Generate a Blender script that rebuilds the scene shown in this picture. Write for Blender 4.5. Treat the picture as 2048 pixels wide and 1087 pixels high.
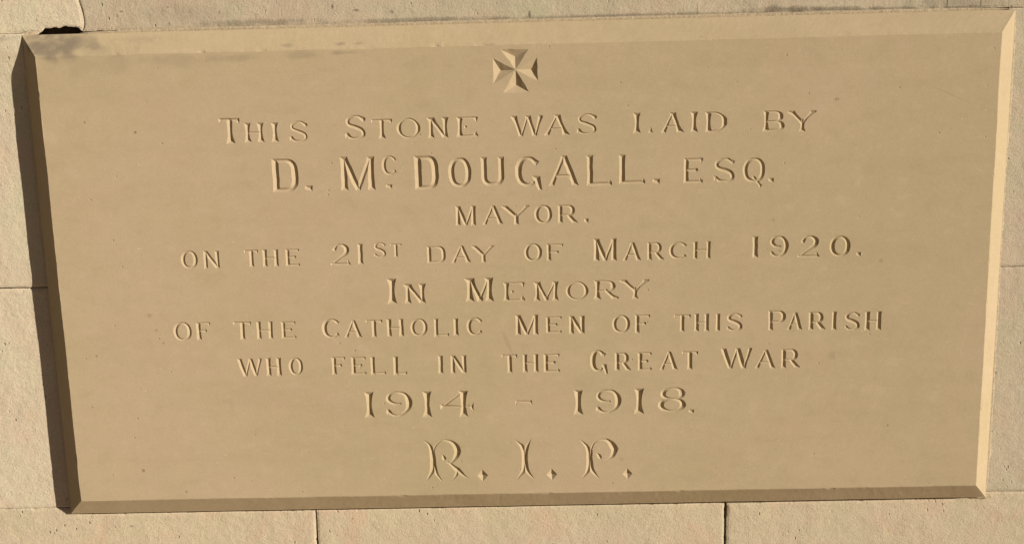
import bpy, math, random
import numpy as np
from mathutils import Matrix, Vector
from mathutils.geometry import delaunay_2d_cdt

random.seed(7)
rng = np.random.default_rng(7)
scene = bpy.context.scene
for o in list(bpy.data.objects):
    bpy.data.objects.remove(o)

# ------------------------------------------------------------------ camera
cam_data = bpy.data.cameras.new("camera")
cam = bpy.data.objects.new("camera", cam_data)
scene.collection.objects.link(cam)
scene.camera = cam
cam_data.sensor_fit = 'HORIZONTAL'
cam_data.sensor_width = 36.0
cam_data.lens = 36.0 * 2000.0 / 2048.0
cam_data.clip_start = 0.05
cam_data.clip_end = 500.0
cam.location = (0.01493, -1.30445, 0.22701)
cam.rotation_mode = 'XYZ'
cam.rotation_euler = (1.399866, 0.024428, 0.015184)

# ------------------------------------------------------------------ light
SUN_DIR = Vector((1.57, -1.0, 0.60)).normalized()       # towards the sun: low, from the right
sun_el = math.asin(SUN_DIR.z)
sun_az = math.atan2(SUN_DIR.x, SUN_DIR.y)
world = bpy.data.worlds.new("World")
scene.world = world
world.use_nodes = True
wn, wl = world.node_tree.nodes, world.node_tree.links
wn.clear()
sky = wn.new("ShaderNodeTexSky")
sky.sky_type = 'NISHITA'
sky.sun_disc = False
sky.sun_elevation = sun_el
sky.sun_rotation = sun_az
sky.air_density = 0.1
sky.dust_density = 0.2
sky.ozone_density = 0.6
bg = wn.new("ShaderNodeBackground")
bg.inputs["Strength"].default_value = 0.05
wo = wn.new("ShaderNodeOutputWorld")
wl.new(sky.outputs[0], bg.inputs[0])
wl.new(bg.outputs[0], wo.inputs[0])

sun_data = bpy.data.lights.new("sun", 'SUN')
sun_data.energy = 5.0
sun_data.angle = math.radians(0.5)
sun_data.color = (1.0, 0.91, 0.78)
sun = bpy.data.objects.new("sun", sun_data)
scene.collection.objects.link(sun)
sun.location = SUN_DIR * 6
sun.rotation_euler = SUN_DIR.to_track_quat('Z', 'Y').to_euler()

scene.view_settings.view_transform = 'Standard'
scene.view_settings.look = 'None'
scene.view_settings.gamma = 1.0
scene.view_settings.exposure = 0.0
scene.view_settings.use_curve_mapping = False
try:
    scene.cycles.max_bounces = 6
    scene.cycles.diffuse_bounces = 4
except Exception:
    pass

# ------------------------------------------------------------------ helpers
def link(o, parent=None):
    scene.collection.objects.link(o)
    if parent is not None:
        o.parent = parent
    return o

def tag(o, label=None, cat=None, group=None, kind=None):
    if label: o['label'] = label
    if cat: o['category'] = cat
    if group: o['group'] = group
    if kind: o['kind'] = kind
    return o

def mesh_obj(name, verts, faces, mat, parent=None, base=(0, 0, 0), smooth=False):
    """verts in millimetres of the place; base is the parent's origin in mm."""
    v = (np.asarray(verts, dtype=float) - np.asarray(base, dtype=float)) * 0.001
    me = bpy.data.meshes.new(name)
    me.from_pydata(v.tolist(), [], [tuple(int(i) for i in f) for f in faces])
    me.validate()
    me.update()
    if smooth:
        me.polygons.foreach_set("use_smooth", [True] * len(me.polygons))
    me.materials.append(mat)
    return link(bpy.data.objects.new(name, me), parent)

def empty(name, base):
    e = bpy.data.objects.new(name, None)
    e.empty_display_size = 0.05
    e.location = Vector(base) * 0.001
    return link(e)

def _hash(ix, iy, seed):
    h = (ix.astype(np.int64) * 374761393 + iy.astype(np.int64) * 668265263 + seed * 1442695041) & 0xFFFFFFFF
    h = ((h ^ (h >> 13)) * 1274126177) & 0xFFFFFFFF
    h = h ^ (h >> 16)
    return (h & 0xFFFF) / 32767.5 - 1.0

def vnoise(x, y, seed=0):
    x = np.asarray(x, float); y = np.asarray(y, float)
    ix, iy = np.floor(x), np.floor(y)
    fx, fy = x - ix, y - iy
    fx = fx * fx * (3 - 2 * fx); fy = fy * fy * (3 - 2 * fy)
    a = _hash(ix, iy, seed); b = _hash(ix + 1, iy, seed)
    c = _hash(ix, iy + 1, seed); d = _hash(ix + 1, iy + 1, seed)
    return (a * (1 - fx) + b * fx) * (1 - fy) + (c * (1 - fx) + d * fx) * fy

def fbm(x, y, scale, octaves=4, seed=0, gain=0.5):
    r = 0; a = 1.0; t = 0
    for i in range(octaves):
        r = r + a * vnoise(np.asarray(x) / scale, np.asarray(y) / scale, seed + 17 * i)
        t += a; a *= gain; scale /= 2.03
    return r / t

# ------------------------------------------------------------------ materials
class NT:
    def __init__(self, name):
        self.m = bpy.data.materials.new(name)
        self.m.use_nodes = True
        self.n = self.m.node_tree.nodes; self.l = self.m.node_tree.links
        self.n.clear()
        self.out = self.n.new("ShaderNodeOutputMaterial")
        self.bsdf = self.n.new("ShaderNodeBsdfPrincipled")
        self.l.new(self.bsdf.outputs[0], self.out.inputs[0])
        if "Diffuse Roughness" in self.bsdf.inputs: self.bsdf.inputs["Diffuse Roughness"].default_value = 0.2
        self.geo = self.n.new("ShaderNodeNewGeometry")
        self.pos = self.geo.outputs["Position"]
    def put(self, sock, v):
        if isinstance(v, bpy.types.NodeSocket): self.l.new(v, sock)
        else: sock.default_value = v
    def mapped(self, scale, loc=(0, 0, 0), rot=(0, 0, 0)):
        n = self.n.new("ShaderNodeMapping"); self.l.new(self.pos, n.inputs[0])
        n.inputs["Location"].default_value = loc
        n.inputs["Rotation"].default_value = rot
        n.inputs["Scale"].default_value = scale
        return n.outputs[0]
    def noise(self, scale, detail=4, rough=0.55, vec=None, dist=0.0):
        n = self.n.new("ShaderNodeTexNoise")
        self.l.new(vec or self.pos, n.inputs["Vector"])
        n.inputs["Scale"].default_value = scale
        n.inputs["Detail"].default_value = detail
        n.inputs["Roughness"].default_value = rough
        n.inputs["Distortion"].default_value = dist
        return n.outputs[0]
    def voronoi(self, scale, vec=None, feature='F1'):
        n = self.n.new("ShaderNodeTexVoronoi"); n.feature = feature
        self.l.new(vec or self.pos, n.inputs["Vector"])
        n.inputs["Scale"].default_value = scale
        return n
    def math(self, op, a, b=0.0, c=0.0, clamp=False):
        n = self.n.new("ShaderNodeMath"); n.operation = op; n.use_clamp = clamp
        self.put(n.inputs[0], a); self.put(n.inputs[1], b); self.put(n.inputs[2], c)
        return n.outputs[0]
    def ramp(self, v, lo, hi, a=0.0, b=1.0):
        n = self.n.new("ShaderNodeMapRange"); n.interpolation_type = 'SMOOTHSTEP'
        self.put(n.inputs[0], v)
        n.inputs[1].default_value = lo; n.inputs[2].default_value = hi
        n.inputs[3].default_value = a; n.inputs[4].default_value = b
        return n.outputs[0]
    def mix(self, f, a, b, mode='MIX'):
        n = self.n.new("ShaderNodeMix"); n.data_type = 'RGBA'; n.blend_type = mode
        self.put(n.inputs[0], f)
        for s, v in ((n.inputs[6], a), (n.inputs[7], b)):
            if isinstance(v, tuple): s.default_value = (*v, 1.0)
            else: self.l.new(v, s)
        return n.outputs[2]
    def blob(self, cx, cz, rx, rz, soft=0.55, warp=None, ang=0.0):
        """soft elliptical patch on the wall, centre and radii in mm"""
        ca, sa = math.cos(ang), math.sin(ang)
        sx, sz = self.xz()
        dx = self.math('SUBTRACT', sx, cx * .001); dz = self.math('SUBTRACT', sz, cz * .001)
        u = self.math('ADD', self.math('MULTIPLY', dx, ca / rx * 1000), self.math('MULTIPLY', dz, sa / rx * 1000))
        v = self.math('SUBTRACT', self.math('MULTIPLY', dz, ca / rz * 1000), self.math('MULTIPLY', dx, sa / rz * 1000))
        r = self.math('SQRT', self.math('ADD', self.math('MULTIPLY', u, u), self.math('MULTIPLY', v, v)))
        if warp is not None: r = self.math('ADD', r, warp)
        return self.ramp(r, 1 - soft, 1.0 + soft * .4, 1.0, 0.0)
    def xz(self):
        if not hasattr(self, '_xz'):
            n = self.n.new("ShaderNodeSeparateXYZ"); self.l.new(self.pos, n.inputs[0])
            self._xz = (n.outputs[0], n.outputs[2])
        return self._xz
    def bump(self, h, dist, strength=1.0, prev=None):
        n = self.n.new("ShaderNodeBump")
        n.inputs["Strength"].default_value = strength
        n.inputs["Distance"].default_value = dist
        self.l.new(h, n.inputs["Height"])
        if prev is not None: self.l.new(prev, n.inputs["Normal"])
        return n.outputs[0]

def sandstone():
    t = NT("rubbed_sandstone")
    base = (0.590, 0.468, 0.308)
    big = t.ramp(t.noise(3.2, 3, .5), .35, .65)
    c = t.mix(t.math('MULTIPLY', big, .55), base, (0.538, 0.444, 0.255))
    pink = t.ramp(t.noise(11.0, 4, .6, t.mapped((1, 1, 1), (3, 1, 7))), .52, .70)
    c = t.mix(t.math('MULTIPLY', pink, .45), c, (0.588, 0.450, 0.302))
    # faint bedding drifting down to the right
    bed = t.noise(9.0, 5, .62, t.mapped((.35, 1, 2.6), (0, 0, 0), (0, math.radians(9), 0)), .6)
    c = t.mix(t.ramp(bed, .45, .75, 0, .20), c, (0.450, 0.355, 0.215))
    grain = t.noise(900.0, 2, .7)
    c = t.mix(t.ramp(grain, .25, .75, .0, .36), c, (0.40, 0.31, 0.19))
    g2 = t.noise(260.0, 3, .7)
    c = t.mix(t.ramp(g2, .5, .8, 0, .30), c, (0.66, 0.53, 0.36))
    blot = t.noise(38.0, 5, .65, t.mapped((1, 1, 1.4), (2, 0, 4)), .3)
    c = t.mix(t.ramp(blot, .50, .72, 0, .38), c, (0.47, 0.375, 0.225))
    c = t.mix(t.ramp(blot, .46, .28, 0, .34), c, (0.64, 0.50, 0.35))
    # scattered darker grains
    vo = t.voronoi(85.0)
    pick = t.ramp(t.noise(40.0, 1, .5), .62, .66)
    spot = t.math('MULTIPLY', t.ramp(vo.outputs["Distance"], .05, .14, 1, 0), pick)
    c = t.mix(t.math('MULTIPLY', spot, .35), c, (0.30, 0.22, 0.12))
    # a few pale specks
    vo2 = t.voronoi(120.0, t.mapped((1, 1, 1), (.37, .2, .91)))
    pick2 = t.ramp(t.noise(23.0, 1, .5, t.mapped((1, 1, 1), (5, 5, 5))), .66, .69)
    c = t.mix(t.math('MULTIPLY', t.math('MULTIPLY', t.ramp(vo2.outputs["Distance"], .06, .13, 1, 0), pick2), .6), c, (0.80, 0.72, 0.55))
    # grey weather stains on the upper bevel and just under it
    wp = t.math('MULTIPLY', t.math('SUBTRACT', t.noise(42.0, 3, .55), .5), 2.6)
    grey = (0.255, 0.207, 0.150)
    for cx, cz, rx, rz, k in ((-583, 308, 36, 18, .70), (-585, 309, 26, 13, .60), (-552, 311, 34, 12, .50), (-540, 300, 60, 8, .20), (-600, 306, 9, 9, .6),
                              (-470, 313, 26, 6, .22), (-345, 286, 34, 5, .26), (-260, 287, 26, 5, .26),
                              (-285, 300, 9, 3, .42), (-218, 300, 8, 3, .65), (-196, 300, 8, 2.5, .4), (-212, 289, 26, 3.5, .40),
                              (-420, 286, 40, 6, .12), (-530, 282, 70, 15, .14), (-430, 284, 60, 9, .10), (232, 297, 5, 2, .4),
                              (-560, 306, 60, 6, .20)):
        c = t.mix(t.math('MULTIPLY', t.blob(cx, cz, rx, rz, .8, wp), k), c, grey)
    # small brown spots
    for cx, cz, r, k in ((-483, 197, 2.1, .6), (-546, 211, 1.8, .5), (-512, -252, 2.6, .6), (-456, -283, 1.9, .5),
                         (-560, -93, 2.0, .5), (400, 217, 2.0, .5), (480, -208, 1.6, .5), (-470, -77, 2.0, .4),
                         (-485, -40, 3.5, .25), (-478, -60, 2.6, .3), (463, 12, 3, .3), (405, -112, 6, .16),
                         (325, 67, 2, .3), (-70, -170, 3, .2), (130, -248, 3, .2)):
        c = t.mix(t.math('MULTIPLY', t.blob(cx, cz, r, r, .6), k), c, (0.20, 0.15, 0.09))
    # rubbed mark and a scratch
    c = t.mix(t.math('MULTIPLY', t.blob(-18, -86, 3.2, 22, .7, None, math.radians(22)), .30), c, (0.34, 0.27, 0.17))
    c = t.mix(t.math('MULTIPLY', t.blob(545, 218, 34, .9, .7, None, math.radians(-24)), .30), c, (0.34, 0.27, 0.17))
    # grime that settles along the foot of the lower bevel
    t.l.new(c, t.bsdf.inputs["Base Color"])
    t.bsdf.inputs["Roughness"].default_value = .92
    t.bsdf.inputs["Specular IOR Level"].default_value = .18
    b1 = t.bump(t.noise(9.0, 3, .5), .006, .15)
    b2 = t.bump(t.noise(160.0, 3, .6), .0005, .20, b1)
    b3 = t.bump(grain, .0003, .5, b2)
    pit = t.math('MULTIPLY', spot, -1.0)
    b4 = t.bump(pit, .0008, .5, b3)
    t.l.new(b4, t.bsdf.inputs["Normal"])
    return t.m

def limestone(name, base, second, shade, seed, dirt=0.25):
    t = NT(name)
    o = (seed * 1.37, seed * .61, seed * 2.11)
    big = t.ramp(t.noise(7.0, 4, .6, t.mapped((1, 1, 1), o)), .38, .62)
    c = t.mix(big, base, second)
    streak = t.noise(30.0, 4, .65, t.mapped((1.0, 1, .45), o), .4)
    c = t.mix(t.ramp(streak, .5, .8, 0, dirt), c, shade)
    m1 = t.noise(16.0, 5, .6, t.mapped((1, 1, 1), (o[0] + 3, o[1], o[2] + 1)), .5)
    c = t.mix(t.ramp(m1, .50, .66, 0, .55), c, (base[0] * 1.02, base[1] * .90, base[2] * .90))
    c = t.mix(t.ramp(m1, .48, .34, 0, .75), c, (base[0] * .93, base[1] * .98, base[2] * .93))
    m2 = t.noise(75.0, 5, .7, t.mapped((1, 1, .8), (o[0], o[1] + 4, o[2])), .6)
    c = t.mix(t.ramp(m2, .52, .74, 0, .5), c, tuple(x * .80 for x in base))
    c = t.mix(t.ramp(m2, .46, .26, 0, .5), c, tuple(min(.85, x * 1.13) for x in base))
    speck = t.noise(420.0, 3, .75, t.mapped((1, 1, 1), o))
    c = t.mix(t.ramp(speck, .50, .76, 0, .58), c, tuple(x * .58 for x in base))
    c = t.mix(t.ramp(speck, .47, .26, 0, .55), c, tuple(min(.86, x * 1.22) for x in base))
    vo = t.voronoi(150.0, t.mapped((1, 1, .6), o))
    pick = t.ramp(t.noise(28.0, 2, .5, t.mapped((1, 1, 1), (seed, 0, 2))), .56, .66)
    pits = t.math('MULTIPLY', t.ramp(vo.outputs["Distance"], .10, .24, 1, 0), pick)
    c = t.mix(t.math('MULTIPLY', pits, .55), c, tuple(x * .38 for x in base))
    # grime lines along the joints above the inscribed stone
    wp = t.math('MULTIPLY', t.math('SUBTRACT', t.noise(60.0, 4, .6), .5), 2.6)
    for cx, cz, rx, rz, k in ((-330, 331, 90, 4.5, .45), (-120, 329, 110, 3, .5), (120, 328, 150, 2.5, .45),
                              (345, 330, 50, 4.5, .66), (405, 329, 60, 3.2, .6), (470, 328, 50, 2.2, .5), (570, 327, 40, 2, .45),
                              (560, 334, 60, 9, .30), (-420, 345, 60, 14, .22), (-660, 318, 30, 5, .3)):
        c = t.mix(t.math('MULTIPLY', t.blob(cx, cz, rx, rz, .8, wp), k), c, (0.16, 0.135, 0.10))
    for cx, cz, rx, rz, k in ((545, 333, .9, 9, .8), (587, 332, .7, 7, .7), (-230, 348, 1.6, 3.4, .7), (-200, 343, 4.5, 1.5, .6), (-155, 340, 3, 3, .4),
                              (-500, 349, 2.6, 1.4, .6), (-375, 345, 1.2, 2.6, .6), (-440, 353, 2, 1.5, .5), (-506, 344, 1.2, 2.6, .5),
                              (20, 332, 2.0, 5, .7), (232, 331, 1.0, 10, .5), (-610, 341, 2, 2, .3), (-549, -345, 3, 2, .5),
                              (-650, 322, 1.6, 1.6, .5), (649, 300, 3, 3, .4), (-240, -340, 1.6, 1.6, .5), (512, 330, 1, 1, .7)):
        c = t.mix(t.math('MULTIPLY', t.blob(cx, cz, rx, rz, .6), k), c, (0.13, 0.10, 0.07))
    t.l.new(c, t.bsdf.inputs["Base Color"])
    t.bsdf.inputs["Roughness"].default_value = .95
    t.bsdf.inputs["Specular IOR Level"].default_value = .12
    b1 = t.bump(t.noise(45.0, 4, .6), .0030, .28)
    b1 = t.bump(t.noise(210.0, 4, .7), .0010, .45, b1)
    b2 = t.bump(speck, .0010, .75, b1)
    b3 = t.bump(t.math('MULTIPLY', pits, -1.0), .0016, .8, b2)
    t.l.new(b3, t.bsdf.inputs["Normal"])
    return t.m

def mortar_mat(name, col):
    t = NT(name)
    n = t.noise(300.0, 4, .7)
    c = t.mix(t.ramp(n, .35, .7), col, tuple(x * .65 for x in col))
    t.l.new(c, t.bsdf.inputs["Base Color"])
    t.bsdf.inputs["Roughness"].default_value = .96
    t.bsdf.inputs["Specular IOR Level"].default_value = .1
    t.l.new(t.bump(n, .0012, .7), t.bsdf.inputs["Normal"])
    return t.m

M_FACE = sandstone()
M_CREAM = limestone("cream_limestone", (0.720, 0.640, 0.470), (0.715, 0.605, 0.455), (0.50, 0.42, 0.28), 1)
M_GREY = limestone("weathered_limestone", (0.575, 0.505, 0.365), (0.605, 0.505, 0.370), (0.42, 0.37, 0.26), 5, .45)
M_SIDE = limestone("greenish_limestone", (0.590, 0.525, 0.385), (0.615, 0.510, 0.390), (0.46, 0.42, 0.30), 13, .5)
M_PALE = limestone("pinkish_limestone", (0.675, 0.560, 0.405), (0.655, 0.570, 0.400), (0.50, 0.41, 0.28), 9)
M_BED = mortar_mat("dark_joint_mortar", (0.10, 0.075, 0.05))
M_MORTAR = mortar_mat("pale_mortar", (0.60, 0.49, 0.33))
M_GROUND = mortar_mat("warm_bounce_ground", (0.46, 0.335, 0.185))  # tan set for the warm light the unseen ground throws up

# ------------------------------------------------------------------ the inscribed stone
FACE_Y = -33.0                      # face stands 33 mm in front of the wall
FX, FZ = 600.0, 293.0               # half sizes of the flat face, mm
STONE_BASE = (0.0, 0.0, -322.0)
K = 0.84                            # slope of the V cuts
ST = {'S': dict(s=.092, se=.185, t=.056, te=.115, n=2.2),
      'B': dict(s=.100, se=.118, t=.066, te=.085, n=4.0),
      'P': dict(s=.116, se=.132, t=.064, te=.095, n=3.0),
      'L': dict(s=.05, se=.05, t=.03, te=.03, n=2),
      'X': dict(s=.05, se=.05, t=.03, te=.03, n=2)}
# (sign, cutting style, line, x left, x right, z bottom, z top) in mm on the face
GLYPHS = [
    ('T', 'S', 1, -375.7, -349.0, 179.8, 212.3), ('H', 'S', 1, -344.6, -318.6, 180.9, 205.6), ('I', 'S', 1, -309.7, -300.6, 180.5, 205.2), ('S', 'S', 1, -287.5, -262.3, 180.1, 206.6), ('S', 'S', 1, -217.1, -188.6, 181.3, 212.3),
    ('T', 'S', 1, -182.6, -156.3, 181.2, 206.5), ('O', 'S', 1, -150.8, -120.9, 181.0, 207.1), ('N', 'S', 1, -112.1, -84.9, 180.8, 206.9), ('E', 'S', 1, -75.6, -48.2, 181.2, 206.7), ('W', 'S', 1, -6.4, 33.9, 180.3, 206.4),
    ('A', 'S', 1, 35.2, 67.1, 180.4, 206.6), ('S', 'S', 1, 75.5, 102.8, 180.8, 207.2), ('L', 'S', 1, 146.6, 171.9, 180.7, 206.4), ('A', 'S', 1, 181.9, 210.2, 180.3, 205.9), ('I', 'S', 1, 217.8, 229.0, 180.3, 205.9),
    ('D', 'S', 1, 236.4, 264.8, 179.8, 205.5), ('B', 'S', 1, 308.8, 336.7, 179.1, 205.1), ('Y', 'S', 1, 340.3, 375.6, 177.8, 204.3), ('D', 'B', 2, -312.6, -278.7, 117.3, 159.8), ('.', 'B', 2, -271.8, -261.2, 117.7, 125.1),
    ('M', 'B', 2, -225.1, -181.0, 117.1, 160.1), ('c', 'B', 2, -172.1, -152.6, 135.7, 160.5), ('.', 'B', 2, -168.1, -159.5, 118.4, 124.3), ('D', 'B', 2, -131.2, -99.7, 116.4, 159.4), ('O', 'B', 2, -87.7, -58.2, 118.0, 155.9),
    ('U', 'B', 2, -46.0, -16.3, 119.0, 155.8), ('G', 'B', 2, -2.6, 31.8, 116.7, 155.7), ('A', 'B', 2, 39.9, 77.7, 116.8, 155.3), ('L', 'B', 2, 87.9, 119.8, 115.7, 155.0), ('L', 'B', 2, 128.7, 162.1, 117.2, 154.6),
    ('.', 'B', 2, 170.7, 180.7, 116.6, 123.6), ('E', 'B', 2, 210.2, 234.7, 116.6, 148.4), ('S', 'B', 2, 247.7, 276.4, 116.5, 147.6), ('Q', 'B', 2, 285.1, 313.2, 115.5, 147.2), ('.', 'B', 2, 317.2, 324.4, 115.0, 121.3),
    ('M', 'P', 3, -80.3, -54.2, 68.9, 94.6), ('A', 'P', 3, -45.7, -19.5, 69.3, 94.1), ('Y', 'P', 3, -21.3, 14.7, 68.6, 93.4), ('O', 'P', 3, 20.3, 43.4, 69.4, 93.5), ('R', 'P', 3, 50.4, 75.6, 69.2, 92.8),
    ('.', 'P', 3, 83.7, 89.8, 68.6, 75.0), ('O', 'P', 4, -438.1, -415.9, 21.1, 44.6), ('N', 'P', 4, -408.8, -387.5, 20.4, 43.7), ('T', 'P', 4, -355.3, -336.9, 21.1, 44.0), ('H', 'P', 4, -331.8, -310.7, 21.0, 44.0),
    ('E', 'P', 4, -301.9, -283.7, 21.4, 43.8), ('2', 'P', 4, -243.8, -217.1, 20.9, 49.3), ('1', 'P', 4, -208.3, -201.1, 21.4, 48.6), ('S', 'P', 4, -187.4, -171.1, 30.2, 49.9), ('T', 'P', 4, -166.0, -151.1, 30.1, 47.8),
    ('D', 'P', 4, -118.9, -94.6, 21.4, 43.4), ('A', 'P', 4, -87.2, -62.3, 20.7, 43.3), ('Y', 'P', 4, -61.0, -31.9, 20.6, 43.0), ('O', 'P', 4, 6.3, 29.5, 20.7, 44.0), ('F', 'P', 4, 35.2, 56.9, 20.9, 43.0),
    ('M', 'P', 4, 95.5, 125.4, 19.2, 48.7), ('A', 'P', 4, 133.2, 156.4, 18.8, 42.8), ('R', 'P', 4, 164.2, 185.7, 18.7, 42.3), ('C', 'P', 4, 192.2, 215.4, 19.6, 42.0), ('H', 'P', 4, 223.1, 245.6, 19.1, 42.1),
    ('1', 'P', 4, 298.5, 306.4, 19.1, 46.9), ('9', 'P', 4, 320.9, 345.3, 19.4, 46.8), ('2', 'P', 4, 356.9, 385.1, 18.1, 46.5), ('0', 'P', 4, 397.0, 423.8, 18.2, 45.4), ('.', 'P', 4, 431.3, 437.3, 17.9, 24.0),
    ('I', 'S', 5, -173.3, -158.7, -31.2, 2.4), ('N', 'S', 5, -150.8, -121.6, -31.5, -5.1), ('M', 'S', 5, -71.2, -33.6, -30.9, 1.0), ('E', 'S', 5, -22.1, 6.0, -31.0, -5.8), ('M', 'S', 5, 17.5, 50.3, -31.6, -5.9),
    ('O', 'S', 5, 59.3, 88.4, -31.7, -6.4), ('R', 'S', 5, 95.0, 127.5, -31.1, -5.7), ('Y', 'S', 5, 129.2, 166.9, -31.3, -5.7), ('O', 'P', 6, -455.6, -431.4, -74.5, -49.5), ('F', 'P', 6, -425.4, -406.5, -74.3, -50.2),
    ('T', 'P', 6, -376.3, -352.7, -74.9, -50.4), ('H', 'P', 6, -346.0, -324.3, -74.7, -50.7), ('E', 'P', 6, -313.6, -294.3, -74.6, -51.4), ('C', 'P', 6, -260.2, -236.4, -75.3, -48.9), ('A', 'P', 6, -230.8, -207.8, -75.3, -51.6),
    ('T', 'P', 6, -202.6, -180.6, -75.4, -51.6), ('H', 'P', 6, -175.1, -152.8, -74.8, -51.0), ('O', 'P', 6, -144.1, -121.6, -75.0, -51.2), ('L', 'P', 6, -113.5, -94.0, -75.3, -51.8), ('I', 'P', 6, -89.0, -80.4, -75.5, -51.9),
    ('C', 'P', 6, -71.0, -49.6, -75.4, -51.0), ('M', 'P', 6, -7.1, 22.9, -76.4, -49.0), ('E', 'P', 6, 32.5, 53.1, -74.5, -52.1), ('N', 'P', 6, 62.5, 83.3, -76.2, -51.7), ('O', 'P', 6, 118.6, 142.2, -75.9, -51.9),
    ('F', 'P', 6, 148.0, 167.9, -76.8, -52.0), ('T', 'P', 6, 198.9, 220.5, -76.4, -52.9), ('H', 'P', 6, 225.1, 244.5, -76.4, -52.3), ('I', 'P', 6, 252.0, 259.5, -76.4, -52.7), ('S', 'P', 6, 266.7, 288.3, -76.5, -52.6),
    ('P', 'P', 6, 320.6, 343.6, -77.1, -50.2), ('A', 'P', 6, 345.3, 365.2, -77.0, -53.3), ('R', 'P', 6, 372.7, 394.8, -77.4, -53.0), ('I', 'P', 6, 401.9, 409.7, -78.2, -53.1), ('S', 'P', 6, 418.9, 439.5, -78.7, -54.1),
    ('H', 'P', 6, 445.1, 466.8, -79.3, -54.1), ('W', 'P', 7, -374.5, -341.9, -124.8, -100.0), ('H', 'P', 7, -336.5, -316.3, -124.9, -99.9), ('O', 'P', 7, -306.9, -287.8, -124.1, -100.0), ('F', 'P', 7, -250.0, -231.7, -124.8, -100.5),
    ('E', 'P', 7, -224.3, -204.8, -125.0, -101.1), ('L', 'P', 7, -198.9, -178.9, -125.1, -101.0), ('L', 'P', 7, -169.0, -150.9, -125.9, -101.2), ('I', 'P', 7, -109.9, -102.9, -126.3, -101.2), ('N', 'P', 7, -93.5, -72.2, -126.2, -101.3),
    ('T', 'P', 7, -26.4, -5.5, -126.9, -101.6), ('H', 'P', 7, 1.1, 21.9, -126.7, -101.7), ('E', 'P', 7, 28.5, 49.7, -126.9, -101.8), ('G', 'P', 7, 89.4, 113.1, -127.4, -98.0), ('R', 'P', 7, 121.4, 142.9, -126.7, -102.1),
    ('E', 'P', 7, 151.6, 170.0, -127.3, -102.3), ('A', 'P', 7, 180.6, 203.8, -127.0, -101.8), ('T', 'P', 7, 209.4, 230.4, -127.0, -102.0), ('W', 'P', 7, 260.4, 300.6, -127.3, -99.1), ('A', 'P', 7, 304.7, 331.0, -127.6, -102.1),
    ('R', 'P', 7, 338.5, 363.2, -127.7, -101.8), ('1', 'S', 8, -211.5, -194.6, -184.4, -149.1), ('9', 'S', 8, -182.2, -145.1, -183.4, -148.5), ('1', 'S', 8, -134.4, -118.2, -185.1, -149.5), ('4', 'S', 8, -109.2, -65.0, -185.6, -149.6),
    ('-', 'S', 8, -9.7, 12.5, -171.7, -162.7), ('1', 'S', 8, 66.8, 80.1, -185.9, -151.8), ('9', 'S', 8, 95.2, 130.8, -184.6, -151.3), ('1', 'S', 8, 144.7, 162.4, -186.4, -151.0), ('8', 'S', 8, 177.3, 215.6, -184.2, -150.4),
    ('.', 'S', 8, 218.0, 225.7, -186.5, -180.9), ('&', 'L', 9, -135.0, -72.4, -275.6, -215.5), ('^', 'L', 9, -63.3, -48.3, -275.5, -258.6), ('!', 'L', 9, -12.9, 13.8, -275.6, -217.6), ('^', 'L', 9, 29.6, 43.9, -275.7, -258.8),
    ('%', 'L', 9, 74.2, 126.3, -275.2, -218.8), ('^', 'L', 9, 130.9, 144.4, -276.0, -260.7), ('+', 'X', 0, -27.3, 28.2, 234.8, 288.1),
]

SHX, SHZ = .03, .05                # the mason's chisel left the right-hand walls steeper than the left

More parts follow.
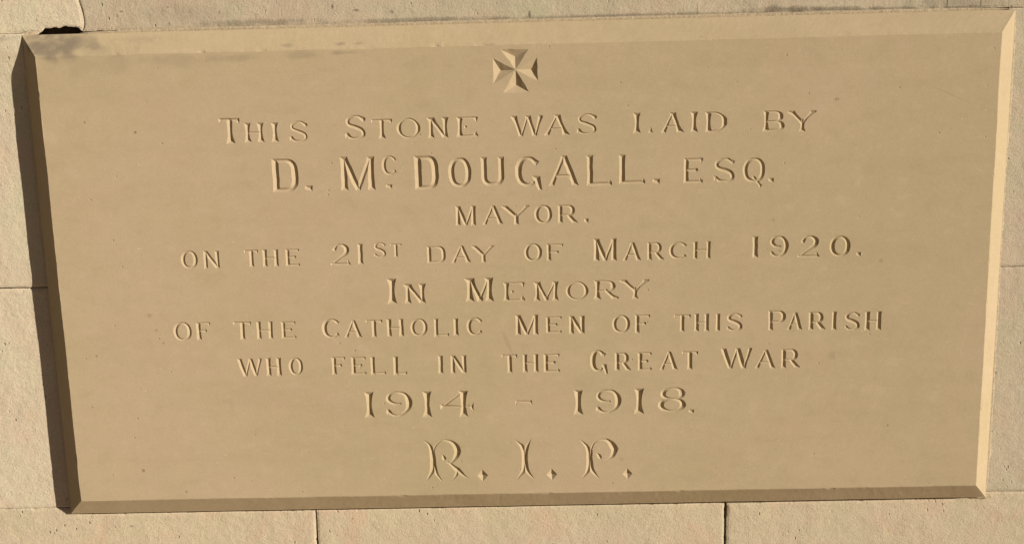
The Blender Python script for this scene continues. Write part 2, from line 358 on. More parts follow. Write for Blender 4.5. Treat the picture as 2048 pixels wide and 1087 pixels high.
class Glyph:
    def __init__(g, W, H, st):
        g.W, g.H, g.st = W, H, st
        g.strokes = []; g.polys = []; g.clip = [0.0, W, 0.0, H]
    def line(g, pts, ws):
        g.strokes.append((np.asarray(pts, float), np.asarray(ws, float)))
    def stem(g, x, y0=0.0, y1=1.0, x1=None, a=1.0, b=1.0, f0=1, f1=1):
        """thick stroke from (x,y0) to (x1,y1); a, b scale the flare of each end"""
        st, H = g.st, g.H
        x1 = x if x1 is None else x1
        u = np.linspace(0, 1, 11)
        e = np.abs(2 * u - 1) ** st['n']
        fl = np.where(u < .5, a, b)
        w = (st['s'] + (st['se'] * fl - st['s']) * e) * H
        g.line(np.c_[x + (x1 - x) * u, (y0 + (y1 - y0) * u) * H], w)
    def thin(g, p, q, e0=0.0, e1=1.0, t=None, n=5):
        st, H = g.st, g.H
        t = (t or st['t']) * H
        u = np.linspace(0, 1, 11)
        w = t + np.maximum(e0 * (1 - u) ** n, e1 * u ** n) * (st['te'] * H - t)
        g.line(np.c_[p[0] + (q[0] - p[0]) * u, p[1] + (q[1] - p[1]) * u], w)
    def curve(g, pts, ws, seg=7, closed=False):
        P = np.asarray(pts, float); Wd = np.asarray(ws, float)
        n = len(P); out = []; ow = []
        rngi = range(n if closed else n - 1)
        for i in rngi:
            if closed: i0, i1, i2, i3 = (i - 1) % n, i, (i + 1) % n, (i + 2) % n
            else: i0, i1, i2, i3 = max(i - 1, 0), i, i + 1, min(i + 2, n - 1)
            for t in np.linspace(0, 1, seg, endpoint=False):
                h = lambda A: .5 * ((2 * A[i1]) + (-A[i0] + A[i2]) * t + (2 * A[i0] - 5 * A[i1] + 4 * A[i2] - A[i3]) * t * t
                                    + (-A[i0] + 3 * A[i1] - 3 * A[i2] + A[i3]) * t ** 3)
                out.append(h(P)); ow.append(max(.15, float(h(Wd))))
        out.append(P[0] if closed else P[-1]); ow.append(Wd[0] if closed else Wd[-1])
        g.line(out, ow)
    def arc(g, cx, cy, rx, ry, a0, a1, wf, sq=2.0, n=36):
        a = np.radians(np.linspace(a0, a1, n))
        c, s = np.cos(a), np.sin(a)
        x = cx + rx * np.sign(c) * np.abs(c) ** (2 / sq); y = cy + ry * np.sign(s) * np.abs(s) ** (2 / sq)
        g.line(np.c_[x, y], [wf(t, ca) for t, ca in zip(np.linspace(0, 1, n), c)])
    def poly(g, pts):
        P = np.asarray(pts, float)
        area = np.sum(P[:, 0] * np.roll(P[:, 1], -1) - np.roll(P[:, 0], -1) * P[:, 1])
        g.polys.append(P if area > 0 else P[::-1])
    def depth(g, X, Y):
        d = np.full(X.shape, -1e3)
        for P, Wd in g.strokes:
            for i in range(len(P) - 1):
                a, b = P[i], P[i + 1]; v = b - a; L = v @ v
                if L < 1e-9: continue
                t = np.clip(((X - a[0]) * v[0] + (Y - a[1]) * v[1]) / L, 0, 1)
                r = np.hypot(X - a[0] - t * v[0], Y - a[1] - t * v[1])
                d = np.maximum(d, Wd[i] + (Wd[i + 1] - Wd[i]) * t - r)
        for P in g.polys:
            m = np.full(X.shape, 1e3)
            for i in range(len(P)):
                a, b = P[i], P[(i + 1) % len(P)]; v = b - a; L = math.hypot(*v)
                m = np.minimum(m, (v[0] * (Y - a[1]) - v[1] * (X - a[0])) / L)
            d = np.maximum(d, m)
        c = g.clip
        d = np.minimum(d, np.minimum(np.minimum(X - c[0], c[1] - X), np.minimum(Y - c[2], c[3] - Y)))
        return d

def build_glyph(ch, style, W, H):
    st = dict(ST[style])
    j = 1 + rng.uniform(-.06, .06)
    for k in ('s', 'se'): st[k] *= j
    g = Glyph(W, H, st)
    s, se, t, te = (st[k] * H for k in ('s', 'se', 't', 'te'))
    fl = style == 'S'
    r = lambda a=.012: rng.uniform(-a, a) * H
    R = W - se
    if ch == 'I' or (ch == '1' and style == 'S'):
        g.stem(W / 2, b=1.0, a=1.05)
    elif ch == '1':
        g.stem(W / 2)
    elif ch == 'H':
        g.stem(se); g.stem(R); g.thin((se, H * .5 + r()), (R, H * .5 + r()), 0, 0)
    elif ch == 'T':
        g.stem(W / 2 + r(), y1=.95, b=.7 if fl else 1)
        g.thin((0, H - t), (W, H - t), .9, 1.25, n=3)
        g.poly([(W, H), (W - H * .03, H * .73), (W - H * .25, H)]); g.poly([(0, H), (H * .22, H), (H * .05, H * .76)])
    elif ch in 'EF':
        g.stem(se)
        x1 = W
        g.thin((se, H - t), (x1, H - t), 0, 1)
        g.poly([(x1, H), (x1 - H * .05, H * (.68 if fl else .76)), (x1 - H * (.28 if fl else .20), H)])
        if ch == 'E':
            g.thin((se, t), (x1, t), 0, 1)
            g.poly([(x1, 0), (x1 - H * .10, H * (.33 if fl else .25)), (x1 - H * (.32 if fl else .22), 0)])
        if ch == 'E' and fl:
            g.line([(W * .42, H * .50), (W * .43, H * .50)], [H * .075, H * .075])
        else:
            xm = W * .64
            g.thin((se, H * .52), (xm, H * .52), 0, 1.0, n=4)
            g.poly([(xm + H * .02, H * .62), (xm, H * .42), (xm - H * .13, H * .52)])
    elif ch == 'L':
        g.stem(se)
        if fl:
            g.poly([(W, 0), (W - H * .24, 0), (W - H * .10, H * .34)])
        else:
            g.thin((se, t), (W, t), 0, 1)
            g.poly([(W, 0), (W - H * .06, H * .22), (W - H * .22, 0)])
            if style == 'P': g.clip[2] = -H * .05; g.poly([(W, -H * .05), (W - H * .12, H * .08), (W, H * .10)])
    elif ch in 'MN':
        a = .85 if fl else 1
        if ch == 'N':
            g.stem(se, a=.9, b=.85); g.stem(R, a=.9)
            g.stem(se * .9, 1.0, .02, x1=R, a=1.1 if fl else .85, b=.75)
        else:
            g.stem(se); g.stem(R)
            g.stem(se * 1.0, 1.0, .12 if fl else .04, x1=W * .5, a=1.1 if fl else .9, b=.7)
            g.thin((W * .5, H * (.12 if fl else .04)), (R, H), .4, .8)
            pass
    elif ch == 'A':
        ap = W * .52
        g.stem(R + se * .1, 0, 1, x1=ap, a=.95, b=.9 if fl else .7)
        g.thin((te * .9, 0), (ap, H), 1.25, .2, n=3)
        g.thin((W * .26, H * .33), (W * .74, H * .33), 0, 0, t=st['t'] * .9)
    elif ch == 'V' or ch == 'W':
        x = [se * .75, W * .31, W * .53, W * .74, W - te * .8]
        g.stem(x[0], 1, 0, x1=x[1], a=.95, b=.6)
        g.thin((x[1], 0), (x[2], H), .4, .3)
        g.stem(x[2], 1, 0, x1=x[3], a=.8, b=.6)
        g.thin((x[3], 0), (x[4], H), .4, 1.3, n=3)
    elif ch == 'Y':
        g.stem(W * .52, 0, .5, b=.6)
        g.stem(se * .75, 1, .42, x1=W * .52, a=.95, b=.6)
        g.thin((W * .52, H * .42), (W - te, H), .5, 1.5, n=3)
        g.poly([(W, H), (W - H * .3, H), (W - H * .14, H * .84)])
    elif ch in 'OQ0':
        if fl:
            wf = lambda u, c: t + (H * .115 - t) * abs(c) ** 5
            m = H * .105
            g.arc(W / 2, H / 2, W / 2 - m, H / 2 - t, 0, 360, wf, n=48)
            g.poly([(W * .84, H * .72), (W * 1.01, H * .5), (W * .84, H * .28)]); g.poly([(W * .16, H * .72), (W * .16, H * .28), (-W * .01, H * .5)])
            g.clip = [-W * .02, W * 1.02, 0, H]
        else:
            sc = s * 1.02
            wf = lambda u, c: t * 1.05 + (sc - t * 1.05) * abs(c) ** 1.5
            g.arc(W / 2, H / 2, W / 2 - sc, H / 2 - t, 0, 360, wf, sq=2.35 if style == 'B' else 2.15, n=48)
        if ch == 'Q':
            g.clip[2] = -.27 * H
            g.thin((W * .50, H * .20), (W * .68, H * .02), .2, .4)
            g.poly([(W * .60, H * .12), (W * .88, -.10 * H), (W * .77, -.25 * H)])
    elif ch in 'Cc':
        sc = s * (1.05 if ch == 'C' else 1.1)
        wf = lambda u, c: t + (sc - t) * max(0, -c) ** 1.3 + (te * .9 - t) * (abs(2 * u - 1) ** 8)
        g.arc(W * .54, H / 2, W * .54 - sc, H / 2 - t, 42, 318, wf, sq=2.2)
        g.poly([(W * .80, H * .97), (W * 1.0, H * .80), (W * .86, H * .66)])
        g.poly([(W * .80, H * .30), (W * 1.0, H * .10), (W * .84, H * .08)])
    elif ch == 'G':
        wf = lambda u, c: t + (s * 1.1 - t) * max(0, -c) ** 1.3 + (te - t) * ((1 - u) ** 9)
        g.arc(W * .46, H / 2, W * .46 - s, H / 2 - t, 42, 305, wf, sq=2.2)
        g.poly([(W * .62, H * .98), (W * .90, H * .82), (W * .74, H * .64)])
        g.clip[2] = -.15 * H
        g.poly([(W * .60, H * .36), (W * .92, H * .35), (W * .99, -.12 * H), (W * .86, -.14 * H)])
    elif ch == 'D':
        g.stem(se, a=.9, b=.9)
        top = H - t; hx = W * .42
        if fl:
            wf = lambda u, c: t + (H * .14 - t) * abs(c) ** 6; m = H * .12
            g.line([(se, top), (hx, top)], [t, t]); g.line([(se, t), (hx, t)], [t, t])
            g.arc(hx, H / 2, W - m - hx, H / 2 - t, 90, -90, wf)
            g.poly([(W * .80, H * .76), (W, H * .5), (W * .80, H * .24)])
        else:
            wf = lambda u, c: t + (s - t) * abs(c) ** 1.1
            g.line([(se, top), (hx, top)], [t, t]); g.line([(se, t), (hx, t)], [t, t])
            g.arc(hx, H / 2, W - s - hx, H / 2 - t, 90, -90, wf, sq=3.2)
    elif ch in 'PRB':
        g.stem(se, a=1.0, b=.9)
        mid = .48 if ch == 'B' else .44
        top, m = H - t, H * mid
        bx = W * .88 if ch == 'R' else (W * .93 if ch == 'B' else W)
        hx = bx * .52
        pk = H * .125 if fl else s * 1.0
        ex = 4 if fl else 1.2
        wf = lambda u, c: t + (pk - t) * abs(c) ** ex
        cy = (top + m) / 2; ry = (top - m) / 2
        g.line([(se, top), (hx, top)], [t, t]); g.line([(se, m), (hx, m)], [t, t])
        g.arc(hx, cy, bx - pk - hx, ry, 90, -90, wf, sq=2.2)
        if fl: g.poly([(bx - H * .20, cy + H * .16), (bx + H * .01, cy), (bx - H * .20, cy - H * .16)])
        if ch == 'B':
            hx = W * .5; cy = (m + t) / 2; ry = (m - t) / 2
            g.line([(se, t), (hx, t)], [t, t])
            g.arc(hx, cy, W - pk - hx, ry, 90, -90, wf, sq=2.2)
            if fl: g.poly([(W - H * .20, cy + H * .16), (W, cy), (W - H * .20, cy - H * .16)])
        if ch == 'R':
            g.stem(W * .50, .46, 0, x1=W - se * .75, a=.5, b=.95)
    elif ch == 'U':
        g.stem(s * 1.05, .32, 1.0, a=.9); g.stem(W - s * 1.05, .32, 1.0, a=.9)
        wf = lambda u, c: t * 1.1 + (s - t * 1.1) * abs(c) ** 1.2
        g.arc(W / 2, H * .34, W / 2 - s * 1.05, H * .34 - t, 180, 360, wf, sq=2.6)
    elif ch == 'S':
        k = 1.0 if not fl else .95
        g.curve([(W * .86, H * .80), (W * .66, H * .93), (W * .40, H * .94), (W * .17, H * .80), (W * .22, H * .61),
                 (W * .52, H * .50), (W * .80, H * .36), (W * .83, H * .17), (W * .58, H * .06), (W * .30, H * .07), (W * .12, H * .20)],
                [te * .8, t, t, s * .85 * k, s * .9 * k, s * 1.0 * k, s * .95 * k, s * .85, t, t * 1.1, te * .85])
        g.poly([(W * .80, H * .97), (W * .98, H * .84), (W * .86, H * .70)])
        g.poly([(W * .03, H * .33), (W * .24, H * .10), (W * .03, H * .04)])
    elif ch == '2':
        g.curve([(W * .22, H * .74), (W * .34, H * .91), (W * .58, H * .94), (W * .80, H * .78), (W * .74, H * .55), (W * .42, H * .32), (W * .10, H * .06)],
                [te, t, t * 1.1, s, s * .9, t, t])
        g.thin((W * .05, t), (W * .9, t), .4, .2)
        g.poly([(W * 1.0, 0), (W * .78, H * .02), (W * .84, H * .30)]); g.poly([(0, 0), (W * .22, 0), (W * .12, H * .16)])
    elif ch == '9':
        pk = H * .13 if fl else s * 1.05
        g.curve([(W * .55, H * .50), (W * .30, H * .52), (W * .13, H * .68), (W * .20, H * .88), (W * .46, H * .95), (W * .74, H * .85),
                 (W * .87, H * .56), (W * .78, H * .24), (W * .52, H * .06), (W * .28, H * .07), (W * .12, H * .20)],
                [t * .8, t * 1.2, s * .95, s * .7, t, t * 1.4, pk, s * .8, t, t, te * .9])
        if fl: g.poly([(W * .76, H * .76), (W * 1.0, H * .55), (W * .78, H * .32)])
        g.poly([(W * .06, H * .36), (W * .27, H * .12), (W * .05, H * .06)])
    elif ch == '4':
        x = W * .70
        g.stem(x, .0, 1.0, a=.9, b=.95)
        g.thin((W * .06, H * .40), (W * .97, H * .40), .9, 0, n=3, t=.04)
        g.thin((W * .10, H * .42), (x, H * .97), .3, 0, t=.045)
        g.poly([(W, H * .56), (W, H * .20), (W * .86, H * .40)])
    elif ch == '8':
        g.clip = [0, W, 0, H]
        wt = lambda u, c: t + (H * .105 - t) * abs(c) ** 3
        g.arc(W * .53, H * .74, W * .33, H * .215, 0, 360, wt, n=40)
        g.arc(W * .50, H * .285, W * .38, H * .24, 0, 360, lambda u, c: t + (H * .12 - t) * abs(c) ** 3, n=40)
        g.poly([(W * .70, H * .92), (W * 1.0, H * .77), (W * .76, H * .62)])
        g.poly([(W * .76, H * .42), (W * 1.0, H * .27), (W * .78, H * .14)]); g.poly([(W * .24, H * .42), (W * .20, H * .14), (W * .0, H * .24)])
    elif ch == '.':
        g.poly([(0, H * .35), (W * .12, H), (W, H * .98), (W * .95, 0), (W * .7, H * .02)])
    elif ch == '-':
        g.thin((0, H * .6), (W, H * .6), 0, 0, t=.22)
        g.poly([(W, H), (W, 0), (W * .82, H * .6)]); g.poly([(0, H * .9), (0, H * .05), (W * .22, H * .6)])
    elif ch == '^':
        g.poly([(W * .48, H), (W, H * .48), (W * .52, 0), (0, H * .46)])
    elif ch == '+':
        c = (W * .515, H * .53)
        g.poly([(W * .18, H), (W * .81, H), c]); g.poly([(0, H * .80), (0, H * .22), c])
        g.poly([(W, H * .80), (W, H * .25), c]); g.poly([(W * .22, 0), (W * .81, 0), c])
    elif ch in '&!%':
        box = {'&': (720, 1183, 578, 1002, 4.942), '!': (42, 240, 578, 988, 4.94), '%': (688, 1075, 573, 972, 4.94)}[ch]
        def N(pts): return [((x - box[0]) / (box[1] - box[0]) * W, (box[3] - y) / (box[3] - box[2]) * H) for x, y in pts]
        q = W / (box[1] - box[0])
        def C(pts, ws): g.curve(N(pts), [w_ * q for w_ in ws], seg=6)
        if ch == '&':
            C([(724, 582), (780, 625), (812, 690), (820, 790), (812, 880), (775, 950), (735, 992)], [2, 14, 26, 28, 26, 14, 2])
            C([(826, 740), (830, 830), (850, 915), (880, 960), (918, 998)], [16, 22, 18, 11, 2])
            C([(826, 740), (845, 660), (890, 605), (950, 590), (1020, 620), (1066, 690), (1050, 755), (1000, 808), (960, 815)], [10, 9, 9, 12, 24, 36, 26, 13, 6])
            C([(915, 735), (930, 768), (936, 785)], [6, 22, 8])
            C([(960, 800), (1010, 840), (1062, 888), (1115, 935), (1180, 978)], [5, 18, 28, 17, 2])
            C([(1062, 880), (1050, 930), (1025, 965), (985, 998)], [14, 16, 9, 2])
            g.poly(N([(1062, 640), (1106, 690), (1066, 740)]))
            C([(1098, 790), (1102, 806)], [6, 7])
        elif ch == '!':
            C([(46, 582), (90, 620), (130, 670), (142, 780), (132, 880), (95, 940), (55, 985)], [2, 14, 22, 27, 24, 12, 2])
            C([(212, 580), (178, 635), (156, 700), (150, 780), (158, 870), (190, 925), (238, 975)], [3, 16, 24, 25, 24, 16, 2])
        else:
            C([(690, 578), (735, 620), (768, 670), (782, 780), (772, 870), (740, 930), (700, 968)], [2, 14, 22, 26, 24, 12, 2])
            C([(800, 690), (795, 770), (802, 860), (835, 915), (885, 968)], [14, 22, 24, 16, 2])
            C([(792, 720), (810, 650), (850, 600), (900, 585), (960, 595), (1020, 650), (1030, 700), (995, 760), (940, 785)], [10, 10, 8, 10, 20, 34, 30, 16, 4])
            C([(860, 715), (885, 748), (895, 775)], [5, 21, 6])
            g.poly(N([(1015, 620), (1075, 672), (1020, 720)]))
    return g

def march(g, x0, z0, step, pad=1.5, roughness=.05, seed=0, slope=K):
    """V-cut surface of one sign: triangles where depth > 0, plus its outline on the face"""
    c = g.clip
    nx = int(math.ceil((c[1] - c[0] + 2 * pad) / step)) + 1
    nz = int(math.ceil((c[3] - c[2] + 2 * pad) / step)) + 1
    X = c[0] - pad + np.arange(nx) * step; Z = c[2] - pad + np.arange(nz) * step
    XX, ZZ = np.meshgrid(X, Z)
    # hand-cut wobble of the outline
    wob = .28 * g.H / 30
    dx = wob * vnoise((XX + x0) / 7.0, (ZZ + z0) / 7.0, 3 + seed); dz = wob * vnoise((XX + x0) / 7.0, (ZZ + z0) / 7.0, 9 + seed)
    F = g.depth(XX + dx, ZZ + dz)
    F = F + roughness * vnoise((XX + x0) / 1.3, (ZZ + z0) / 1.3, 5)
    F[0, :] = F[-1, :] = -1; F[:, 0] = F[:, -1] = -1
    F[np.abs(F) < .03] = -.03
    f = F.ravel(); xs = XX.ravel() + x0; zs = ZZ.ravel() + z0
    i = np.arange(nx * nz).reshape(nz, nx)
    a, b, cc, d = i[:-1, :-1].ravel(), i[:-1, 1:].ravel(), i[1:, 1:].ravel(), i[1:, :-1].ravel()
    # choose the diagonal that follows the valley
    alt = np.abs(f[a] + f[cc]) < np.abs(f[b] + f[d])
    t1 = np.where(alt[:, None], np.c_[a, b, d], np.c_[a, b, cc]); t2 = np.where(alt[:, None], np.c_[b, cc, d], np.c_[a, cc, d])
    T = np.r_[t1, t2]
    pos = f[T] > 0; cnt = pos.sum(1)
    verts = []; vid = {}
    def gv(k):
        k = int(k)
        if k not in vid:
            vid[k] = len(verts); verts.append((xs[k] + SHX * slope * f[k], FACE_Y + slope * f[k], zs[k] + SHZ * slope * f[k]))
        return vid[k]
    def ev(p, q):
        p, q = int(p), int(q)
        key = (p, q) if p < q else (q, p)
        if key not in vid:
            p, q = key; t = f[p] / (f[p] - f[q])
            vid[key] = len(verts); verts.append((xs[p] + t * (xs[q] - xs[p]), FACE_Y, zs[p] + t * (zs[q] - zs[p])))
        return vid[key]
    tris = [(gv(p), gv(q), gv(r_)) for p, q, r_ in T[cnt == 3]]
    segs = []
    for t, ps in zip(T[cnt == 1], pos[cnt == 1]):
        k = int(np.argmax(ps)); p, q, r_ = t[k], t[(k + 1) % 3], t[(k + 2) % 3]
        e1, e2 = ev(p, q), ev(p, r_)
        tris.append((gv(p), e1, e2)); segs.append((e1, e2))
    for t, ps in zip(T[cnt == 2], pos[cnt == 2]):
        k = int(np.argmin(ps)); p, q, r_ = t[k], t[(k + 1) % 3], t[(k + 2) % 3]
        e1, e2 = ev(p, q), ev(p, r_)
        tris.append((e1, gv(q), gv(r_))); tris.append((e1, gv(r_), e2)); segs.append((e1, e2))
    return verts, tris, segs

stone = empty("foundation_stone", STONE_BASE)
tag(stone, "smooth buff sandstone tablet bearing a cross and nine inscribed lines, standing proud of the wall", "foundation stone")

ordinal = {1: 'first', 2: 'second', 3: 'third', 4: 'fourth', 5: 'fifth', 6: 'sixth', 7: 'seventh', 8: 'eighth', 9: 'ninth'}
face_v = [(-FX, -FZ), (FX, -FZ), (FX, FZ), (-FX, FZ)]
face_e = [(0, 1), (1, 2), (2, 3), (3, 0)]

def carve(name, label, g, x0, z0, step, seed=0, rough=.05, slope=K):
    v, t, s = march(g, x0, z0, step, roughness=rough, seed=seed, slope=slope)
    if not t: return
    o = mesh_obj(name, v, t, M_FACE, stone, STONE_BASE)
    if label: o['label'] = label
    off = len(face_v); used = sorted({i for e in s for i in e}); m = {k: off + i for i, k in enumerate(used)}
    face_v.extend((v[k][0], v[k][2]) for k in used)
    face_e.extend((m[a], m[b]) for a, b in s)

plain = {'c': 'C', '&': 'R', '!': 'I', '%': 'P'}
for n_, (ch, style, row, xl, xr, zb, zt) in enumerate(GLYPHS):
    W, H = xr - xl, zt - zb
    g = build_glyph(ch, style, W, H)
    c = plain.get(ch, ch)
    if ch == '+': nm, lb = 'cross', 'carved cross with four widening arms at the top of the tablet'
    elif ch == '-': nm, lb = 'dash', None
    elif ch in '.^': nm, lb = 'full_stop', None
    elif c.isdigit(): nm, lb = 'numeral', 'carved numeral %s in the %s line' % (c, ordinal[row])
    else: nm, lb = 'letter', 'carved letter %s in the %s line' % (c, ordinal[row])
    carve(nm, lb, g, xl, zb, .42 if H < 60 else .6, seed=n_ * 3, slope=.58 if ch == '+' else (.75 if ch == '^' else (.74 if style == 'B' else K)))

# little accidental pits in the face
for cx, cz, r in ((-483, 197, 1.4), (-512, -252, 1.7), (-456, -283, 1.2), (-3.5, 92.5, 1.3), (-548, 211, 1.0),
                  (480, -208, 1.0), (402, 217, 1.1), (-44, 74, 1.1), (-505, -100, .9), (318, 30, .9), (-131, -262, .9)):
    g = Glyph(2 * r, 2 * r, ST['P']); g.line([(r, r), (r + .2 * r, r)], [r * .8, r * .8])
    carve('pit', None, g, cx - r, cz - r, .3, rough=.2)

cv, ce, cf, _, coe, _ = delaunay_2d_cdt([Vector(p) for p in face_v], face_e, [], 0, 1e-5)
# keep what lies outside the cuts: walk over the triangles, crossing an outline toggles in / out
cut = {tuple(sorted(e)) for e, src in zip(ce, coe) if any(q >= 4 for q in src)}
by_edge = {}
for i, f in enumerate(cf):
    for k in range(3):
        by_edge.setdefault(tuple(sorted((f[k], f[(k + 1) % 3]))), []).append(i)
corner = min(range(len(cv)), key=lambda i: (cv[i].x + FX) ** 2 + (cv[i].y + FZ) ** 2)
state = [None] * len(cf)
start = next(i for i, f in enumerate(cf) if corner in f)
state[start] = True
stack = [start]
while stack:
    i = stack.pop(); f = cf[i]
    for k in range(3):
        e = tuple(sorted((f[k], f[(k + 1) % 3])))
        for j in by_edge[e]:
            if state[j] is None:
                state[j] = state[i] ^ (e in cut)
                stack.append(j)
keep = [f for f, st_ in zip(cf, state) if st_]
face_obj = mesh_obj("inscribed_face", [(p.x, FACE_Y, p.y) for p in cv], keep, M_FACE, stone, STONE_BASE)

# bevelled edges: strips from the arris of the face down to a thin upright lip
OUT = {'TL': (-627.6, 322.4), 'TR': (627.6, 321.8), 'BR': (625.8, -320.6), 'BL': (-628.6, -322.2)}
INN = {'TL': (-FX, FZ), 'TR': (FX, FZ), 'BR': (FX, -FZ), 'BL': (-FX, -FZ)}
LIP = -7.0
def bevel(c0, c1, label, seed):
    A0, A1, B0, B1 = (np.array(q, float) for q in (INN[c0], INN[c1], OUT[c0], OUT[c1]))
    n = 420
    prof = [(0.0, 0.0), (.018, .006), (.045, .024), (.08, .056), (.20, .182), (.40, .39), (.60, .595), (.80, .80), (.965, .975), (1.0, 1.0)]
    P = []
    u = np.linspace(0, 1, n)
    for k, (s, h) in enumerate(prof):
        a = A0 + (A1 - A0) * u[:, None]; b = B0 + (B1 - B0) * u[:, None]
        q = a + (b - a) * s
        y = FACE_Y + (LIP - FACE_Y) * h
        wv = 0 if k in (0,) else .5
        y = y + wv * fbm(q[:, 0] + 31 * seed, q[:, 1] + 7 * seed, 60, 3, seed) + (0 if k in (0, 9) else .16 * fbm(q[:, 0], q[:, 1], 5, 2, seed))
        if 0 < k < 4:                                       # nicks along the arris
            nick = np.maximum(0, fbm(q[:, 0] * 1.0 + q[:, 1], q[:, 1] * 0 + seed * 9.3, 22, 3, seed + 60) - .38) * 5.5
            y = y + nick * (1.0, .9, .5)[k - 1]
        y[0] = y[-1] = FACE_Y + (LIP - FACE_Y) * h
        P.append(np.c_[q[:, 0], y, q[:, 1]])
    q = P[-1].copy(); q[:, 1] = 22.0; P.append(q)              # upright side going back into the wall
    V = np.concatenate(P); F = []
    for k in range(len(P) - 1):
        for i in range(n - 1):
            F.append((k * n + i, k * n + i + 1, (k + 1) * n + i + 1, (k + 1) * n + i))
    o = mesh_obj("bevelled_edge", V, F, M_FACE, stone, STONE_BASE)
    o['label'] = label
bevel('TL', 'TR', "top bevelled edge with grey stains at its left end", 1)
bevel('TR', 'BR', "right bevelled edge, brightest in the sun", 2)
bevel('BR', 'BL', "bottom bevelled edge, dim under the face", 3)
bevel('BL', 'TL', "left bevelled edge, all in shade", 4)

# ------------------------------------------------------------------ the wall
WALL_BASE = (0.0, 60.0, -1250.0)
wall = empty("stone_wall", WALL_BASE)
tag(wall, "pale limestone ashlar wall of squared blocks around the carved tablet", "wall")

def block(x0, x1, z0, z1, mat, label=None, step=3.0, seed=0, y=0.0, edges=None, gaps=(1, 1, 1, 1), bulge=None, amp=1.1, reach=9.0, cavity=None):
    """one dressed block: front with gently uneven surface and worn arrises; gaps = joint half-widths (left, right, bottom, top)"""
    L, R_, B, T_ = x0 + gaps[0], x1 - gaps[1], z0 + gaps[2], z1 - gaps[3]
    nx = max(4, int((R_ - L) / step)); nz = max(4, int((T_ - B) / step))
    def sp(n):
        u = np.linspace(0, 1, n)
        return u
    U, V = np.meshgrid(sp(nx), sp(nz))
    X = L + (R_ - L) * U; Z = B + (T_ - B) * V
    ed = edges or {}
    wob = lambda s, sd: .9 * np.maximum(0, fbm(s, s * 0 + sd * 5.1, 9, 3, sd + seed + 40) - .25) * 3.0 * (1 if sd in (1, 3) else -1) + .6 * fbm(s, s * 0 + sd * 13.7, 26, 4, sd + seed, .62)
    lo = wob(X, 1) + (ed['bottom'](X) if 'bottom' in ed else 0)
    hi = wob(X, 2) + (ed['top'](X) if 'top' in ed else 0)
    lf = wob(Z, 3) + (ed['left'](Z) if 'left' in ed else 0)
    rt = wob(Z, 4) + (ed['right'](Z) if 'right' in ed else 0)
    fade = lambda d, r: np.exp(-d / r)
    X2 = X + lf * fade(X - L, 9) + rt * fade(R_ - X, 9)
    Z2 = Z + lo * fade(Z - B, 9) + hi * fade(T_ - Z, reach)
    dist = np.minimum(np.minimum(X - L, R_ - X), np.minimum(Z - B, T_ - Z))
    Y = y + amp * fbm(X, Z, 90, 3, seed) + .42 * amp * fbm(X, Z, 12, 4, seed + 5, .65)
    Y = Y + 1.0 * np.exp(-dist / 1.6) + .8 * np.maximum(0, fbm(X, Z, 18, 3, seed + 8)) * np.exp(-dist / 5)
    if bulge is not None: Y = Y - bulge(X, Z)
    front = np.c_[X2.ravel(), Y.ravel(), Z2.ravel()]
    idx = np.arange(nx * nz).reshape(nz, nx)
    F = np.c_[idx[:-1, :-1].ravel(), idx[:-1, 1:].ravel(), idx[1:, 1:].ravel(), idx[1:, :-1].ravel()].tolist()
    ring = list(idx[0, :]) + list(idx[1:, -1]) + list(idx[-1, :-1][::-1]) + list(idx[1:-1, 0][::-1])
    back = front[ring].copy(); back[:, 1] = 60.0
    if cavity is not None: back[:, 2] += np.where(np.abs(back[:, 2] - B) < 14, cavity(back[:, 0]), 0)
    V_ = np.r_[front, back]; n0 = len(front); m = len(ring)
    for i in range(m):
        k = (i + 1) % m
        F.append((ring[i], n0 + i, n0 + k, ring[k]))
    F.append([n0 + i for i in range(m)])
    o = mesh_obj("stone_block", V_, F, mat, wall, WALL_BASE, smooth=False)
    if label: o['label'] = label
    return o

def bump01(x, a, b, s=3.0):
    return 1 / (1 + np.exp(-(x - a) / s)) * 1 / (1 + np.exp((x - b) / s))

# joints next to the tablet
J_TOP, J_MID, J_BOT = 325.0, -5.5, -316.6
under = lambda X: -9.6 * bump01(X, -624, 596, 2.5)
chip = lambda X: 5.4 * bump01(X, -604, -558.5, .5) * (1 + .22 * vnoise(X / 6.0, X * 0, 4)) + 1.6 * bump01(X, -580, -562, 2)
slant = lambda Z: 6.5 * np.clip(1 - np.abs(Z - 336) / 34.0, 0, 1) ** .8 - 2.5 * np.exp(-(Z - 325) / 4.0) + .6 * vnoise(Z / 5.0, Z * 0, 2)
block(-1180, -555.5, J_TOP, 655, M_CREAM, "cream block above the tablet's left corner with its edge chipped away", seed=1,
      edges={'bottom': chip, 'right': slant}, gaps=(1.5, .45, .8, 1.0), y=.5, cavity=lambda X: 90 * bump01(X, -612, -552, 1))
block(-555.5, 770, J_TOP, 655, M_GREY, "long grey-stained block along the tablet's top", seed=2,
      edges={'left': slant}, gaps=(.45, 1.5, .5, 1.0), y=.2)
block(770, 1350, J_TOP, 655, M_GREY, None, seed=21, gaps=(1.5, 1.5, .9, 1.0), step=8)
lip = lambda X, Z: 7.5 * np.exp(-((Z - 318) / 42.0) ** 2 * 1.0) * np.clip((Z - 170) / 110, 0, 1) * np.exp(-((X + 640) / 70.0) ** 2)
block(-1100, -626, J_MID, J_TOP, M_CREAM, "cream block left of the tablet, upper one, crossed by its shadow", seed=3,
      gaps=(1, 0, .9, .5), bulge=lip)
block(-1100, -626, J_BOT, J_MID, M_CREAM, "cream block left of the tablet, lower one, crossed by its shadow", seed=4, gaps=(1, 0, .4, .8), y=.2)
block(624, 1120, J_MID, J_TOP + 1.5, M_SIDE, "greyish block right of the tablet, upper one", seed=5, gaps=(0, 1, .6, 1.1), y=.4)
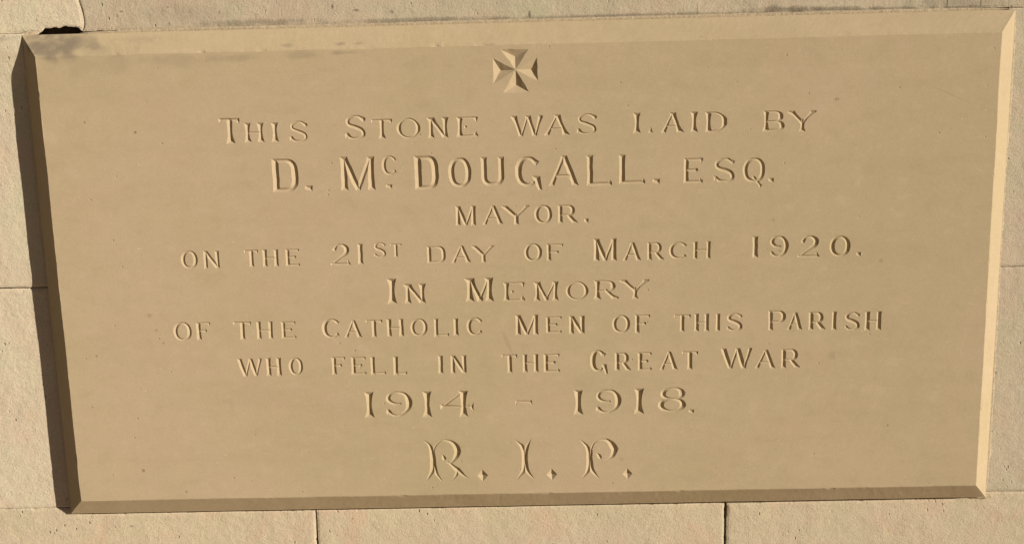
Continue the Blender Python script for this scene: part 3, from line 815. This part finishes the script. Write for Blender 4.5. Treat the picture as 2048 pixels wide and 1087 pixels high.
block(624, 1120, J_BOT, J_MID, M_SIDE, "greyish block right of the tablet, lower one", seed=6, gaps=(0, 1, .5, .6), y=.4)
block(-900, -290.5, -640, J_BOT, M_PALE, "pale block under the tablet's left end", seed=7, reach=34.0, edges={'top': under}, gaps=(1, 1.25, 1, .35), y=-.1)
block(-290.5, 275.5, -640, J_BOT, M_PALE, "pale block under the middle of the tablet", seed=8, reach=34.0, edges={'top': under}, gaps=(1.1, 1.7, 1, .35), y=.3)
block(275.5, 880, -640, J_BOT, M_PALE, "pale block under the tablet's right end", seed=9, reach=34.0, edges={'top': under}, gaps=(1.7, 1, 1, .35), y=.1)
# the wall goes on around the picture
k = 30
for (z0, z1, xs) in ((655, 975, (-1500, -930, -340, 260, 900, 1500)), (975, 1290, (-1500, -1210, -620, -30, 570, 1180, 1500)),
                     (-960, -640, (-1500, -1180, -590, -10, 560, 1190, 1500)), (-1250, -960, (-1500, -900, -300, 280, 880, 1500)),
                     (J_TOP, 655, (-1500, -1180)), (J_TOP, 655, (1350, 1500)), (J_MID, J_TOP, (-1500, -1100)), (J_BOT, J_MID, (-1500, -1100)),
                     (J_MID, J_TOP, (1120, 1500)), (J_BOT, J_MID, (1120, 1500)), (-640, J_BOT, (-1500, -900)), (-640, J_BOT, (880, 1500))):
    for a, b in zip(xs[:-1], xs[1:]):
        k += 1
        block(a, b, z0, z1, (M_CREAM, M_PALE, M_GREY)[k % 3], None, seed=k, step=10)
# mortar bed behind and between the blocks
mesh_obj("mortar_bed", [(-1500, 24, -1250), (1500, 24, -1250), (1500, 24, 1290), (-1500, 24, 1290),
                        (-1500, 61, -1250), (1500, 61, -1250), (1500, 61, 1290), (-1500, 61, 1290)],
         [(0, 1, 2, 3), (5, 4, 7, 6), (0, 4, 5, 1), (3, 2, 6, 7), (0, 3, 7, 4), (1, 5, 6, 2)], M_BED, wall, WALL_BASE)

def smear(pts, rad, label=None, seed=0):
    """a dab of mortar trowelled along a path: low lumpy ridge on the wall"""
    P = np.asarray(pts, float); n = 60; m = 14
    seg = np.r_[0, np.cumsum(np.hypot(*np.diff(P[:, [0, 2]], axis=0).T))]
    u = np.linspace(0, seg[-1], n)
    C = np.c_[[np.interp(u, seg, P[:, i]) for i in range(3)]].T
    rr = np.interp(u, seg, rad)
    V = []
    for i in range(n):
        tdir = C[min(i + 1, n - 1)] - C[max(i - 1, 0)]; nrm = np.array([-tdir[2], 0, tdir[0]]); nrm /= np.linalg.norm(nrm) + 1e-9
        e = min(1.0, min(i, n - 1 - i) / 5.0) ** .5
        for k_ in range(m):
            a = math.pi * 2 * k_ / m
            w_ = rr[i] * e * (1 + .35 * float(vnoise(u[i] / 5.0, a * 2.0, seed)))
            V.append(C[i] + nrm * math.cos(a) * w_ + np.array([0, -math.sin(a) * w_ * .45, 0]))
    F = [(i * m + k_, i * m + (k_ + 1) % m, (i + 1) * m + (k_ + 1) % m, (i + 1) * m + k_) for i in range(n - 1) for k_ in range(m)]
    F += [tuple(range(m))[::-1], tuple((n - 1) * m + k_ for k_ in range(m))]
    o = mesh_obj("mortar_smear", V, F, M_MORTAR, wall, WALL_BASE, smooth=True)
    if label: o['label'] = label
smear([(-634, 0, 318), (-626, -3, 322.5), (-617, -2.5, 324), (-607, -1, 325.5)], [3, 4.5, 3.2, 2], "pale mortar smeared over the tablet's top left corner", 1)
smear([(640, 1.5, -322), (628, -1.2, -322), (612, -.4, -323.5), (600, .8, -324)], [2, 3.0, 2.2, 1.2], "pale mortar smeared at the tablet's bottom right corner", 2)
smear([(630, -1, 322), (629.5, -1, 250), (629, -.5, 120), (628.6, -1, -60), (628, -1.5, -200), (627.5, -2, -318)], [3.2, 3.0, 2.0, 2.6, 3.4, 3.8], None, 3)
smear([(-557, .5, 323.6), (-400, .5, 324.2), (-100, .5, 324.2), (200, .5, 324.0), (420, .3, 323.8), (626, .3, 323.6)], [2.4, 2.6, 2.5, 2.5, 2.8, 2.8], "pale mortar filling the joint along the tablet's top", 4)

# ------------------------------------------------------------------ unseen ground in front of the wall, added for its warm bounced light
g_ = mesh_obj("ground", [(-60000, -60000, -1250), (60000, -60000, -1250), (60000, 60, -1250), (-60000, 60, -1250)], [(0, 1, 2, 3)], M_GROUND)
tag(g_, kind='structure')
print("objects", len(bpy.data.objects), "tris", sum(len(o.data.polygons) for o in bpy.data.objects if o.type == 'MESH'))
